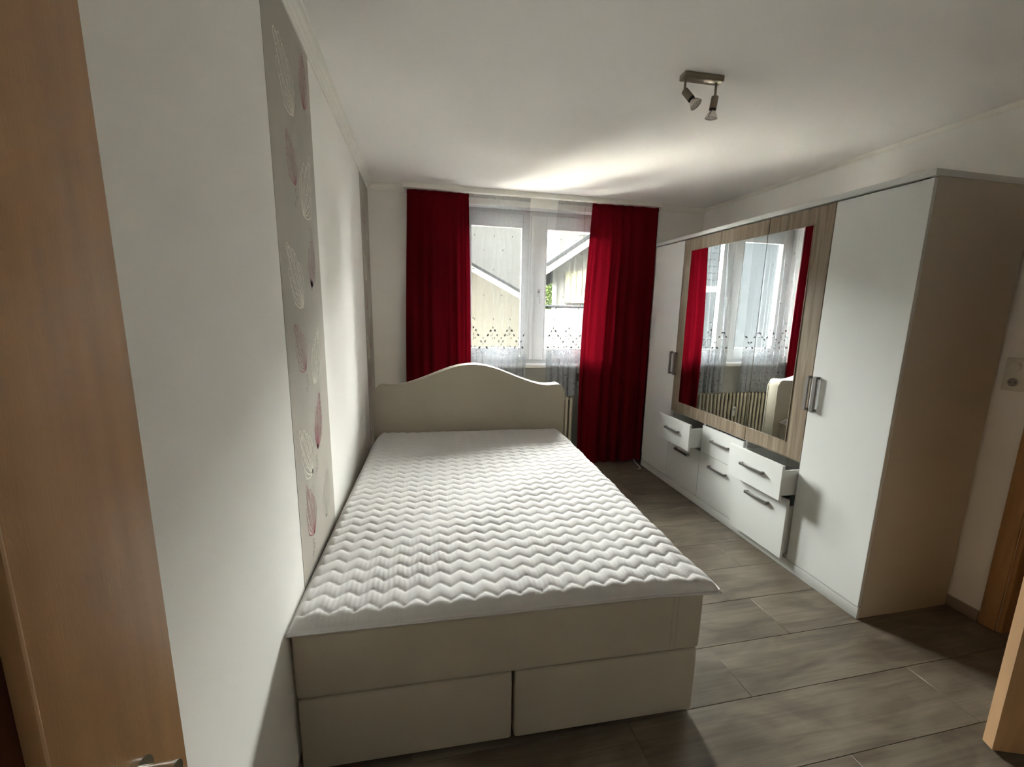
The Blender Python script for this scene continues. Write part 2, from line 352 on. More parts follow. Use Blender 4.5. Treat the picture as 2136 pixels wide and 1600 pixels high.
# wallpaper strips with printed branching motifs (flat prints)
def ribbon(mb, pts, w0, w1, x):
    P = [Vector((p[0], p[1])) for p in pts]; n = len(P); L = []; R = []
    for i, p in enumerate(P):
        t = (P[min(i+1, n-1)]-P[max(i-1, 0)])
        if t.length == 0: t = Vector((0, 1))
        t.normalize(); nn = Vector((-t.y, t.x)); wd = w0+(w1-w0)*i/(n-1)
        L.append((x, p.x+nn.x*wd/2, p.y+nn.y*wd/2)); R.append((x, p.x-nn.x*wd/2, p.y-nn.y*wd/2))
    mb.add(L+R, [(i, i+1, n+i+1, n+i) for i in range(n-1)])
def leaf_motif(mb, base, tip, width, seed, x, wscale=1.0, n=9):
    width *= 1.45; r = random.Random(seed); b = Vector(base); t = Vector(tip); ax = t-b; Ln = ax.length; ax.normalize(); pr = Vector((-ax.y, ax.x))
    def P(s, o): q = b+ax*s*Ln+pr*o; return (q.x, q.y)
    for i in range(n):
        f = (i/(n-1))*2-1
        reach = (1-0.45*abs(f)**1.5)*(0.85+0.15*r.random()); side = f*width*0.5
        pts = bez(P(0, 0), P(reach*0.35, side*1.0), P(reach, side*0.75+width*0.05*math.sin(i*3)), 9)
        ribbon(mb, pts, 0.0052*wscale, 0.0030*wscale, x)
        # curl at the end
        e = pts[-1]; cu = []
        rad = width*0.07; sg = 1 if f > 0 else -1
        for k in range(8):
            an = k/7*math.pi*1.3; q = Vector(e)+pr*(sg*(-rad+rad*math.cos(an)))+ax*(rad*math.sin(an)); cu.append((q.x, q.y))
        ribbon(mb, cu, 0.0032*wscale, 0.002*wscale, x)
        if i % 2 == 0:
            m_ = pts[4]; q = Vector(m_)+pr*(sg*width*0.10)+ax*(Ln*0.10)
            ribbon(mb, [m_, ((m_[0]+q.x)/2+pr.x*0.003, (m_[1]+q.y)/2), (q.x, q.y)], 0.0035*wscale, 0.002*wscale, x)
def strip(ya, yb, z0, motifs, vines, dots):
    s = obj('wallpaper_strip', MB().box((-0.0005, ya, z0), (0.0011, yb, HC-CK+0.002)), 'paper', wl)
    inks = {}
    for (b, t, wd, c, ws) in motifs:
        inks.setdefault(c, MB()); leaf_motif(inks[c], b, t, wd, int(b[1]*1000), 0.0016, ws, n=11 if c == 'ink_q' else 9)
    vb = inks.setdefault('ink_f', MB())
    for v in vines:
        ribbon(vb, bez(*v, n=14), 0.003, 0.003, 0.0014)
    db = inks.setdefault('ink_d', MB())
    for (y, z) in dots:
        for k in range(3):
            yy, zz = y+0.012*math.sin(k*2.3), z-0.022*k
            ribbon(db, [(yy+0.007*math.cos(a), zz+0.009*math.sin(a)) for a in [j*math.pi/4 for j in range(7)]], 0.003, 0.004, 0.0016)
    for c, m_ in inks.items():
        if m_.v: obj({'ink_w': 'cream_motif', 'ink_p': 'raspberry_motif', 'ink_q': 'rose_motif', 'ink_f': 'vine_motif', 'ink_d': 'seed_motif'}[c], m_, c, s, kind='stuff')
    return s
mot = [((1.60, 2.11), (1.42, 2.30), 0.15, 'ink_w', 1.0), ((1.75, 2.19), (1.785, 2.385), 0.10, 'ink_p', 1.0),
       ((1.563, 1.88), (1.49, 2.03), 0.11, 'ink_p', 0.8), ((1.642, 1.80), (1.80, 2.02), 0.15, 'ink_w', 0.8),
       ((1.553, 1.475), (1.405, 1.68), 0.14, 'ink_w', 1.0), ((1.70, 1.55), (1.755, 1.755), 0.10, 'ink_q', 1.6),
       ((1.533, 1.255), (1.425, 1.42), 0.12, 'ink_p', 0.8), ((1.632, 1.187), (1.765, 1.39), 0.12, 'ink_w', 0.8),
       ((1.624, 0.93), (1.715, 1.145), 0.10, 'ink_p', 1.3), ((1.526, 0.868), (1.39, 1.07), 0.13, 'ink_w', 1.1),
       ((1.493, 0.643), (1.43, 0.85), 0.12, 'ink_p', 1.0), ((1.694, 0.61), (1.775, 0.80), 0.13, 'ink_f', 1.0),
       ((1.45, 0.30), (1.40, 0.50), 0.12, 'ink_w', 1.0)]
vin = [((1.60, 2.11), (1.66, 1.95), (1.64, 1.80)), ((1.64, 1.80), (1.55, 1.65), (1.60, 1.5)), ((1.553, 1.475), (1.64, 1.33), (1.63, 1.187)),
       ((1.63, 1.187), (1.58, 1.0), (1.53, 0.868)), ((1.53, 0.868), (1.62, 0.72), (1.69, 0.61)), ((1.60, 2.11), (1.60, 2.2), (1.66, 2.40))]
dts = [(1.63, 2.17), (1.56, 1.86), (1.54, 1.225), (1.60, 0.90), (1.47, 0.62)]
strip(1.318, 1.868, 0.05, mot, vin, dts)
def sh(p): return (p[0]+1.98, p[1]+0.21)
mot2 = [(sh(b), sh(t), wd, c, ws) for b, t, wd, c, ws in mot if t[1]+0.21 < 2.40]
strip(3.335, 3.8365, 0.05, mot2, [tuple(sh(p) for p in v) for v in vin[1:5]], [sh(d) for d in dts[1:]])

# ------------------------------------------------------------------ window
win = empty('window_1', (1.437, YB+0.12, WZ0)); struct(win, 'white two sash window behind the lace curtains', 'window')
def wloc(mb):
    o = win.location; mb.v = [(x-o.x, y-o.y, z-o.z) for x, y, z in mb.v]; return mb
FY = YB+0.12
fr = MB(); b_ = 0.045
fr.box((WX0, FY, WZ0), (WX0+b_, FY+0.07, WZ1)); fr.box((WX1-b_, FY, WZ0), (WX1, FY+0.07, WZ1))
fr.box((WX0+b_, FY, WZ0), (WX1-b_, FY+0.07, WZ0+0.055)); fr.box((WX0+b_, FY, WZ1-0.045), (WX1-b_, FY+0.07, WZ1))
obj('window_frame', wloc(fr), 'white_pvc', win, bevel=0.004)
def sash(x0, x1, g0, g1, z0, z1, gz0, gz1, handle_side):
    s = MB(); ya, yb = FY-0.018, FY+0.05
    s.box((x0, ya, z0), (g0, yb, z1)); s.box((g1, ya, z0), (x1, yb, z1)); s.box((g0, ya, z0), (g1, yb, gz0)); s.box((g0, ya, gz1), (g1, yb, z1))
    so = obj('sash', wloc(s), 'white_pvc', win, bevel=0.005)
    obj('pane', wloc(MB().box((g0-0.005, FY+0.02, gz0-0.005), (g1+0.005, FY+0.026, gz1+0.005))), 'glass', so)
    bd = MB()
    for a, b in (((g0, ya-0.003, gz0), (g0+0.008, FY+0.018, gz1)), ((g1-0.008, ya-0.003, gz0), (g1, FY+0.018, gz1)), ((g0, ya-0.003, gz0), (g1, FY+0.018, gz0+0.008)), ((g0, ya-0.003, gz1-0.008), (g1, FY+0.018, gz1))): bd.box(a, b)
    obj('glazing_bead', wloc(bd), 'white_pvc', so)
    return so
s1 = sash(0.755, 1.428, 0.85, 1.325, 1.005, 2.325, 1.115, 2.215, 1)
s2 = sash(1.436, 2.11, 1.548, 2.02, 1.005, 2.325, 1.105, 2.215, 0)
# overlap strip on the meeting stile
obj('meeting_strip', wloc(MB().box((1.405, FY-0.032, 1.01), (1.437, FY-0.017, 2.32))), 'white_pvc', win, bevel=0.004)
hb = MB().box((1.478, FY-0.026, 1.60), (1.506, FY-0.018, 1.67)); hb.tube([(1.492, FY-0.026, 1.64), (1.492, FY-0.055, 1.64)], 0.009); hb.box((1.483, FY-0.066, 1.535), (1.501, FY-0.052, 1.652))
obj('window_handle', wloc(hb), 'white_pvc', s2, bevel=0.003)
obj('sill', wloc(MB().box((WX0-0.0, YB-0.018, WZ0-0.012), (WX1+0.0, FY+0.0, WZ0+0.022))), 'white_pvc', win, bevel=0.006)
obj('outer_sill', wloc(MB().box((WX0, FY+0.07, WZ0-0.01), (WX1, YB+T+0.03, WZ0+0.01))), 'grey_board', win)
obj('soffit_board', wloc(MB().box((WX0, YB+0.004, WZ1-0.003), (WX1, FY, WZ1+0.0))), 'white_pvc', win)

# ------------------------------------------------------------------ door 1 (open, beside the camera) and door 2 (in the right wall)
d1 = empty('door_1', (0.1315, 0.331, 0.0)); dirn = Vector((0.1215-0.1315, YF+0.0-0.331)).normalized(); ang = math.atan2(dirn.y, dirn.x)
d1.rotation_euler = (0, 0, ang)                # local +x runs from the free edge to the hinge, local +y to the room side
LW, LT = 0.855, 0.040
# local frame: face towards the camera is +y side (world +x)
lf = MB(); st = 0.157; zt = 2.0
lf.box((0, -LT, 0.012), (st, 0, zt)); lf.box((LW-st, -LT, 0.012), (LW, 0, zt)); lf.box((st, -LT, 0.012), (LW-st, 0, 0.30)); lf.box((st, -LT, zt-0.14), (LW-st, 0, zt))
leaf = obj('door_leaf', lf, 'beech', d1, bevel=0.002)
obj('inset_panel', MB().box((st-0.002, -LT+0.01, 0.298), (LW-st+0.002, -0.012, zt-0.138)), 'beech_dark', leaf)
bd = MB()
bd.box((st, -0.012, 0.30), (st+0.0045, 0.002, zt-0.14)); bd.box((LW-st-0.0045, -0.012, 0.30), (LW-st, 0.003, zt-0.14)); bd.box((st, -0.012, 0.30), (LW-st, 0.003, 0.307)); bd.box((st, -0.012, zt-0.147), (LW-st, 0.003, zt-0.14))
obj('panel_bead', bd, 'beech_edge', leaf, bevel=0.002)
hx, hz = 0.083, 1.030
hn = MB()
hn.tube([(hx, 0, hz), (hx, 0.007, hz)], 0.020, 24)
obj('handle_rose', hn, 'chrome', leaf, smooth='sharp')
lv = MB().tube([(hx, 0.006, hz), (hx, 0.036, hz)], 0.0125, 24).tube([(hx+0.006, 0.028, hz-0.002), (hx+0.03, 0.030, hz-0.003), (hx+0.07, 0.033, hz-0.004), (hx+0.125, 0.033, hz-0.004)], [0.0075, 0.0085, 0.0085, 0.008], 16)
obj('lever_handle', lv, 'chrome', leaf, smooth='sharp')
struct(d1, 'open brown beech door with a dark inset panel and metal lever beside the pale left wall', 'door')

d2 = empty('door_2', (XR, DY0, 0.0)); struct(d2, 'brown beech door in the right wall, standing open into the room', 'door')
cs = MB(); cw = 0.068
cs.box((-0.012, DY1-DY0, 0), (0.0, DY1-DY0+cw, DZ+cw)); cs.box((-0.012, -cw, 0), (0.0, 0, DZ+cw)); cs.box((-0.012, 0, DZ), (0, DY1-DY0, DZ+cw))
cs.box((0.0, DY1-DY0-0.02, 0), (0.14, DY1-DY0, DZ)); cs.box((0.0, 0, 0), (0.14, 0.02, DZ)); cs.box((0.0, 0.02, DZ-0.02), (0.14, DY1-DY0-0.02, DZ))
obj('door_casing', cs, 'beech', d2, bevel=0.003)
a2 = math.atan2(0.752-0.475, 2.328-(XR-0.015)); l2 = math.hypot(0.752-0.475, 2.328-(XR-0.015))
lf2 = MB().box((0, 0, 0.010), (l2, LT, 1.99))
R2 = Matrix.Rotation(a2, 4, 'Z')
def rot2(mb, off=(-0.015, 0.015, 0)):
    mb.v = [tuple(R2 @ Vector(v) + Vector(off)) for v in mb.v]; return mb
leaf2 = obj('door_leaf', rot2(lf2), 'beech', d2, bevel=0.003)
obj('edge_band', rot2(MB().box((l2-0.0005, 0.001, 0.012), (l2+0.0015, LT-0.001, 1.988))), 'beech_edge', leaf2)
h2b = MB().tube([(l2-0.055, LT, 1.04), (l2-0.055, LT+0.045, 1.04), (l2-0.07, LT+0.055, 1.04), (l2-0.18, LT+0.055, 1.04)], 0.009, 12)
h2b.tube([(l2-0.055, 0, 1.04), (l2-0.055, -0.045, 1.04), (l2-0.07, -0.055, 1.04), (l2-0.18, -0.055, 1.04)], 0.009, 12)
obj('lever_handle', rot2(h2b), 'chrome', leaf2, smooth='sharp')

# ------------------------------------------------------------------ wardrobe (local: +x into depth, +y away from the camera)
XW, YW, HW, DW, CW = 2.4924, 1.368, 2.0897, 0.5765, 0.45
W = empty('wardrobe', (XW, YW, 0))
tag(W, 'long white five column wardrobe with light oak mirror doors and three drawers pulled out', 'wardrobe')
t = 0.018
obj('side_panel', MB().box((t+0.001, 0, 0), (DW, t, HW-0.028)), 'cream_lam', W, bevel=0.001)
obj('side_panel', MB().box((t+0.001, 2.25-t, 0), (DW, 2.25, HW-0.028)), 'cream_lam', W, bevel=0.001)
obj('top_board', MB().box((-0.004, -0.001, HW-0.027), (DW, 2.251, HW)), 'white_lam', W, bevel=0.0015)
obj('plinth', MB().box((-0.001, 0.0, 0.0), (0.018, 2.25, 0.058)), 'white_lam', W, bevel=0.001)
obj('base_shelf', MB().box((0.019, t, 0.058), (DW-0.006, 2.25-t, 0.074)), 'white_lam', W)
obj('middle_shelf', MB().box((0.019, CW, 0.650), (DW-0.006, 4*CW, 0.668)), 'cream_lam', W)
obj('back_panel', MB().box((DW-0.005, t, 0.0), (DW-0.001, 2.25-t, HW-0.028)), 'dark_in', W)
for i in range(1, 5):
    obj('divider', MB().box((0.020, i*CW-t/2, 0.074), (DW-0.006, i*CW+t/2, HW-0.028)), 'white_lam', W)
g = 0.002
ZD = HW-0.036
def v_handle(y, z0, z1, par):
    h = MB().prism([(-0.026, z0), (-0.026, z1), (0.0, z1), (0.0, z1-0.012), (-0.016, z1-0.014), (-0.016, z0+0.014), (0.0, z0+0.012), (0.0, z0)], 1, y-0.0105, y+0.0105)
    return obj('handle', h, 'steel', par, bevel=0.0012, seg=1)
# plain white doors at either end
for i, yh in ((0, 0.408), (4, 1.846)):
    d = obj('white_door', MB().box((0, i*CW+g, 0.064), (t, (i+1)*CW-g, ZD)), 'white_lam', W, bevel=0.001, seg=1)
    v_handle(yh, 0.968, 1.158, d)
# three oak framed mirror doors
MZ0, MZ1 = 0.752, 1.962; MY0, MY1 = 1.938-YW, 3.062-YW
for i in (1, 2, 3):
    ya, yb = i*CW+g, (i+1)*CW-g
    d = obj('mirror_door', MB().box((0, ya, 0.662), (t, yb, ZD)), 'oak', W, bevel=0.001, seg=1)
    ma, mb_ = max(ya, MY0), min(yb, MY1)
    obj('mirror', MB().box((-0.0035, ma, MZ0), (0.0005, mb_, MZ1)), 'mirror', d)
    e = MB()
    e.box((-0.0045, ma, MZ1), (0.0, mb_, MZ1+0.004)); e.box((-0.0045, ma, MZ0-0.004), (0.0, mb_, MZ0))
    if i == 1: e.box((-0.0045, ma-0.004, MZ0-0.004), (0.0, ma, MZ1+0.004)); 
    if i == 3: e.box((-0.0045, mb_, MZ0-0.004), (0.0, mb_+0.004, MZ1+0.004))
    obj('mirror_edge', e, 'oak', d, kind='stuff')
    if i == 1: v_handle(1.824-YW, 0.968, 1.158, d)
    if i == 3: v_handle(3.150-YW, 0.966, 1.156, d)
# drawers
def drawer(i, z0, z1, pull, hz, hl=0.19, name='drawer'):
    ya, yb = i*CW+g, (i+1)*CW-g
    fr_ = obj(name, MB().box((-pull, ya, z0), (-pull+t, yb, z1)), 'white_lam', W, bevel=0.001, seg=1)
    hi = z1-0.035 if z1-z0 < 0.25 else z1-0.045
    bx = MB(); a, b = ya+0.014, yb-0.014; s0 = z0+0.022; dp = 0.46
    bx.box((-pull+t, a, s0), (-pull+dp, a+0.012, hi)); bx.box((-pull+t, b-0.012, s0), (-pull+dp, b, hi)); bx.box((-pull+dp-0.012, a+0.012, s0), (-pull+dp, b-0.012, hi)); bx.box((-pull+t, a+0.012, s0+0.004), (-pull+dp-0.012, b-0.012, s0+0.012))
    obj('drawer_box', bx, 'white_lam', fr_)
    yc = (ya+yb)/2
    ha, hb_ = yc-hl/2, yc+hl/2
    h = MB().prism([(-pull-0.026, ha), (-pull-0.026, hb_), (-pull, hb_), (-pull, hb_-0.012), (-pull-0.016, hb_-0.014), (-pull-0.016, ha+0.014), (-pull, ha+0.012), (-pull, ha)], 2, hz-0.0085, hz+0.0085)
    obj('handle', h, 'steel', fr_, bevel=0.0012, seg=1)
drawer(1, 0.434, 0.642, 0.108, 0.552)
drawer(2, 0.434, 0.642, 0.0, 0.552)
drawer(3, 0.434, 0.642, 0.108, 0.552)
drawer(1, 0.064, 0.430, 0.045, 0.356, name='deep_drawer')
drawer(2, 0.064, 0.430, 0.0, 0.356, name='deep_drawer')
drawer(3, 0.064, 0.430, 0.0, 0.356, name='deep_drawer')

# ------------------------------------------------------------------ bed (local: x to the right, y to the head)
B = empty('box_spring_bed', (0.006, 1.098, 0), math.radians(-1.9))
tag(B, 'beige upholstered box spring bed with a curved headboard against the left wall', 'bed')
BW, BL = 1.362, 2.035
def cushion_box(a, b, rad, nx=2):
    return MB().box(a, b)
def boxes(name, a, b, r=0.012, lab=None):
    return obj(name, MB().box(a, b), 'bed', B, bevel=r, seg=3)
boxes('box_spring', (0.004, 0.0, 0.290), (BW, BL, 0.520), 0.014)
boxes('storage_base', (0.006, 0.004, 0.022), (BW/2-0.004, BL, 0.286), 0.012)
boxes('storage_base', (BW/2+0.004, 0.004, 0.022), (BW-0.002, BL, 0.286), 0.012)
sm = MB().box((BW-0.120, -0.0012, 0.305), (BW-0.117, 0.004, 0.508)).box((BW-0.100, -0.0012, 0.305), (BW-0.097, 0.004, 0.508))
obj('seam', sm, 'bed', B)
pp = MB().tube([(0.01, -0.001, 0.5135), (BW-0.008, -0.001, 0.5135), (BW+0.001, 0.012, 0.5135), (BW+0.001, BL, 0.5135)], 0.0035, 6)
obj('piping', pp, 'bed', B, smooth='sharp')
ft = MB()
for fx in (0.08, 0.62, 0.74, 1.28):
    for fy in (0.08, 1.0, 1.95):
        ft = MB().tube([(fx, fy, 0), (fx, fy, 0.026)], 0.022, 12); obj('foot', ft, 'black', B, smooth='sharp')
# headboard: arched outline
hbx0, hbx1 = -0.018, 1.424
cx_ = (hbx0+hbx1)/2; hwid = (hbx1-hbx0)/2
def top(u):       # u in -1..1
    a = abs(u)
    base = 0.905
    arch = 0.150*0.5*(1+math.cos(math.pi*min(1, a/0.80))) if a < 0.80 else 0
    sag = 0.012*math.exp(-((a-0.80)/0.15)**2)
    return base + arch - sag + 0.012
prof = []
n = 60; rc = 0.06
for i in range(n+1):
    u = -1+2*i/n; x = cx_+u*hwid; z = top(u)
    dx = hwid*(1-abs(u))
    if dx < rc: z = z - rc + math.sqrt(max(0, rc*rc-(rc-dx)**2))
    prof.append((x, z))
HB0, HBT = BL+0.004, 0.120
pts = [(hbx0, 0.0)] + prof + [(hbx1, 0.0)]
obj('headboard', MB().prism(pts, 1, HB0, HB0+HBT), 'bed', B, bevel=0.010, seg=3, angle=50)
for yy, nm in ((HB0+0.004, 'front'), (HB0+HBT-0.004, 'rear')):
    pth = [(hbx0+0.001, yy, 0.03)] + [(x, yy, z-0.001) for x, z in prof] + [(hbx1-0.001, yy, 0.03)]
    obj('headboard_piping', MB().tube(pth, 0.0042, 6), 'piping' if nm == 'rear' else 'bed', B, smooth='sharp')  # rear piping paler: window light on the top edge put into its colour

# quilted topper: lies on the bed, a thing of its own
TP = empty('mattress_topper', tuple(B.location), math.radians(-1.9)); TP.location.z = 0.0
tag(TP, 'white quilted mattress topper with zigzag stitching lying on the beige bed', 'mattress topper')
def topper():
    x0, x1, y0, y1 = 0.000, 1.388, -0.012, 2.030; zb, th = 0.523, 0.052
    nx, ny = 280, 520
    X, Y = np.meshgrid(np.linspace(x0, x1, nx), np.linspace(y0, y1, ny), indexing='ij')
    def sn(seed, fx, fy, k=5):
        r = np.random.RandomState(seed); o = np.zeros_like(X)
        for _ in range(k): o += np.sin(X*fx*r.uniform(.4, 1.3)+Y*fy*r.uniform(.4, 1.3)*r.choice([-1, 1])+r.uniform(0, 6.28))
        return o/k
    per, rowp = 0.0735, 0.0670
    warp = 0.010*sn(1, 6, 5); 
    Xw = X+0.006*sn(2, 9, 7)
    zz = np.abs(((Xw/per) % 1.0)*2-1)           # 0..1 triangle
    amp = 0.031
    ph = (Y + warp - zz*amp + 0.045)/rowp
    u = ph-np.floor(ph)
    puff = (np.clip(np.sin(np.pi*u), 0, 1))**0.40
    row = np.floor(ph)
    h = 0.0100*puff*(0.85+0.25*sn(3, 14, 12))
    # gathered puckers perpendicular to the stitch lines, strongest between rows near the foot
    near = np.exp(-((Y-0.12)/0.28)**2)+0.25
    pk = np.sin(X*2*np.pi/0.0165+3*sn(4, 22, 30)+row*1.7)*np.clip(sn(5, 10, 9, 6)*2.2+0.4, 0, 1)
    h += 0.0011*near*pk*puff
    h += 0.0030*sn(6, 5, 4)+0.004*sn(7, 12, 3)*np.exp(-((X-x0)/0.25)**2)
    # edge roll-off
    ex = np.minimum(X-x0, x1-X); ey = np.minimum(Y-y0, y1-Y); e = np.minimum(ex, ey)
    tx = np.clip(ex/0.04, 0, 1); ty = np.clip(ey/0.045, 0, 1)
    roll = (1-(1-tx)**2.2)*(1-(1-ty)**2.2)
    body = th-0.012
    Z = zb + 0.010 + (body-0.010)*roll + h*np.clip(e/0.008, 0, 1)
    # right foot corner pulled out to a flattened point
    cr = np.exp(-(((x1-X)/0.16)**2+((Y-y0)/0.13)**2))
    Xo = X + 0.016*cr; Yo = Y - 0.014*cr; Z = Z - 0.006*cr
    Xo = Xo + 0.004*np.sin(Y*23)*np.clip(1-(x1-X)/0.05, 0, 1) - 0.022*np.clip((Y-1.80)/0.2, 0, 1)**2*np.clip(1-(x1-X)/0.2, 0, 1) + 0.020*np.clip((Y-1.80)/0.2, 0, 1)**2*np.clip(1-(X-x0)/0.2, 0, 1)
    G = np.stack([Xo, Yo, Z], -1)
    mb = MB(); mb.quadgrid(G)
    # side band down to the bed and bottom
    ring = [(i, 0) for i in range(nx)] + [(nx-1, j) for j in range(1, ny)] + [(i, ny-1) for i in range(nx-2, -1, -1)] + [(0, j) for j in range(ny-2, 0, -1)]
    vs = []; nr = len(ring); levels = [(0.004, 0.75), (0.004, 0.35), (0.0, 0.12), (0.0, 0.0)]
    base = len(mb.v); cxm, cym = (x0+x1)/2, (y0+y1)/2
    for (o, f) in levels:
        for (i, j) in ring:
            p = G[i, j]; ox = (-1 if i == 0 else (1 if i == nx-1 else 0)); oy = (-1 if j == 0 else (1 if j == ny-1 else 0))
            mb.v.append((p[0]+ox*o, p[1]+oy*o, zb+(p[2]-zb)*f))
    top_idx = [i*ny+j for i, j in ring]
    prev = top_idx
    for l in range(len(levels)):
        cur = [base+l*nr+k for k in range(nr)]
        for k in range(nr):
            mb.f.append((prev[k], prev[(k+1) % nr], cur[(k+1) % nr], cur[k]))
        prev = cur
    mb.f.append(tuple(prev))
    return mb, G, ring
mbt, GT, ringT = topper()
obj('quilted_cover', mbt, 'quilt', TP, smooth=True)
pth = [tuple(GT[i, j]+np.array([(-1 if i == 0 else (1 if i == GT.shape[0]-1 else 0))*0.003, (-1 if j == 0 else (1 if j == GT.shape[1]-1 else 0))*0.003, 0])) for i, j in ringT[::6]]
pth = [(x, y, 0.530) for x, y, z in pth]; pth.append(pth[0])
obj('edge_binding', MB().tube(pth, 0.0035, 6, caps=False), 'quilt', TP, smooth=True)

# ------------------------------------------------------------------ curtain rail and curtains
RL = empty('curtain_rail', (0.285, 3.775, HC)); tag(RL, 'white ceiling curtain rail board spanning above the window', 'curtain rail')
obj('rail_board', MB().box((0, -0.075, -0.040), (2.284, -0.058, -0.0005)).box((0.0, -0.058, -0.016), (2.284, 0.045, -0.0005)), 'cornice', RL, bevel=0.003)
obj('end_cap', MB().prism([(-0.075, -0.0005), (-0.075, -0.040), (-0.058, -0.040), (0.045, -0.016), (0.045, -0.0005)], 0, -0.006, 0.0), 'cornice', RL)
obj('end_cap', MB().prism([(-0.075, -0.0005), (-0.075, -0.040), (-0.058, -0.040), (0.045, -0.016), (0.045, -0.0005)], 0, 2.284, 2.290), 'cornice', RL)
obj('track', MB().box((0.01, -0.040, -0.026), (2.27, -0.026, -0.016)).box((0.01, 0.006, -0.026), (2.27, 0.020, -0.016)), 'cornice', RL)
def gliders(xs, y, par):
    for x in xs:
        obj('glider', MB().box((x-0.004, y-0.003, -0.045), (x+0.004, y+0.003, -0.022)), 'white_pvc', par)
gliders([0.53+1.76, 2.262], -0.033, RL)

def cloth(x0t, x1t, x0b, x1b, yc, zt, zb, nf, amp, seed, nx=160, nz=60, belly=None, hem=0.0, fan=1.0):
    r = np.random.RandomState(seed)
    S, Tt = np.meshgrid(np.linspace(0, 1, nx), np.linspace(0, 1, nz), indexing='ij')  # T=0 top
    ph = r.uniform(0, 6.28, 4)
    sw = S + 0.035*np.sin(2*np.pi*S*1.7+ph[0]) + 0.015*np.sin(2*np.pi*S*3.1+ph[1])*(0.4+0.6*Tt)
    wv = np.sin(2*np.pi*nf*sw+ph[2]) + 0.35*np.sin(2*np.pi*nf*2.1*sw+ph[3]+1.2*Tt)
    A = amp*(0.35+0.65*np.clip(Tt*4, 0, 1))*(0.75+0.5*np.sin(2*np.pi*S*1.3+ph[1])**2)*(1+(fan-1)*Tt)
    xa = x0t+(x0b-x0t)*Tt; xb = x1t+(x1b-x1t)*Tt
    if belly: xa = xa+belly[0](Tt); xb = xb+belly[1](Tt)
    X = xa+(xb-xa)*S + 0.6*A*np.sin(2*np.pi*nf*sw*1.0+ph[2]+1.1)*np.clip(S*6, 0, 1)*np.clip((1-S)*6, 0, 1)
    Y = yc + A*wv
    Z = zt+(zb-zt)*Tt + hem*np.sin(2*np.pi*nf*0.7*S+1)*Tt
    return np.stack([X, Y, Z], -1)
ZT = HC-0.046
def red_curtain(name_loc, G, label):
    o = empty('drape', name_loc); tag(o, label, 'curtain', 'wine red curtains on the ceiling rail')
    G2 = G-np.array(name_loc)
    obj('cloth', MB().quadgrid(G2), 'red', o, smooth=True)
    # gathered header tape
    H = G2[:, :4, :].copy(); H[:, :, 1] -= 0.004
    H[:, 1:, 2] = H[:, :1, 2]-np.array([0.012, 0.026, 0.030])
    obj('header_tape', MB().quadgrid(H), 'red', o, smooth=True)
    return o
GL = cloth(0.316, 0.812, 0.262, 0.819, 3.735, ZT, 0.015, 5.2, 0.019, 3, belly=(lambda T_: -0.012*np.sin(T_*3.1), lambda T_: 0.012*np.sin(T_*3.14)))
red_curtain((0.54, 3.735, 0.0), GL, 'wine red curtain left of the window, hanging behind the headboard')
GR = cloth(1.905, 2.550, 1.862, 2.550, 3.735, ZT, 0.012, 5.6, 0.023, 11, belly=(lambda T_: -0.030*np.sin(T_*3.14)*(T_ < 1.1), lambda T_: 0.0*T_))
red_curtain((2.20, 3.735, 0.0), GR, 'wine red floor length curtain right of the window beside the wardrobe')

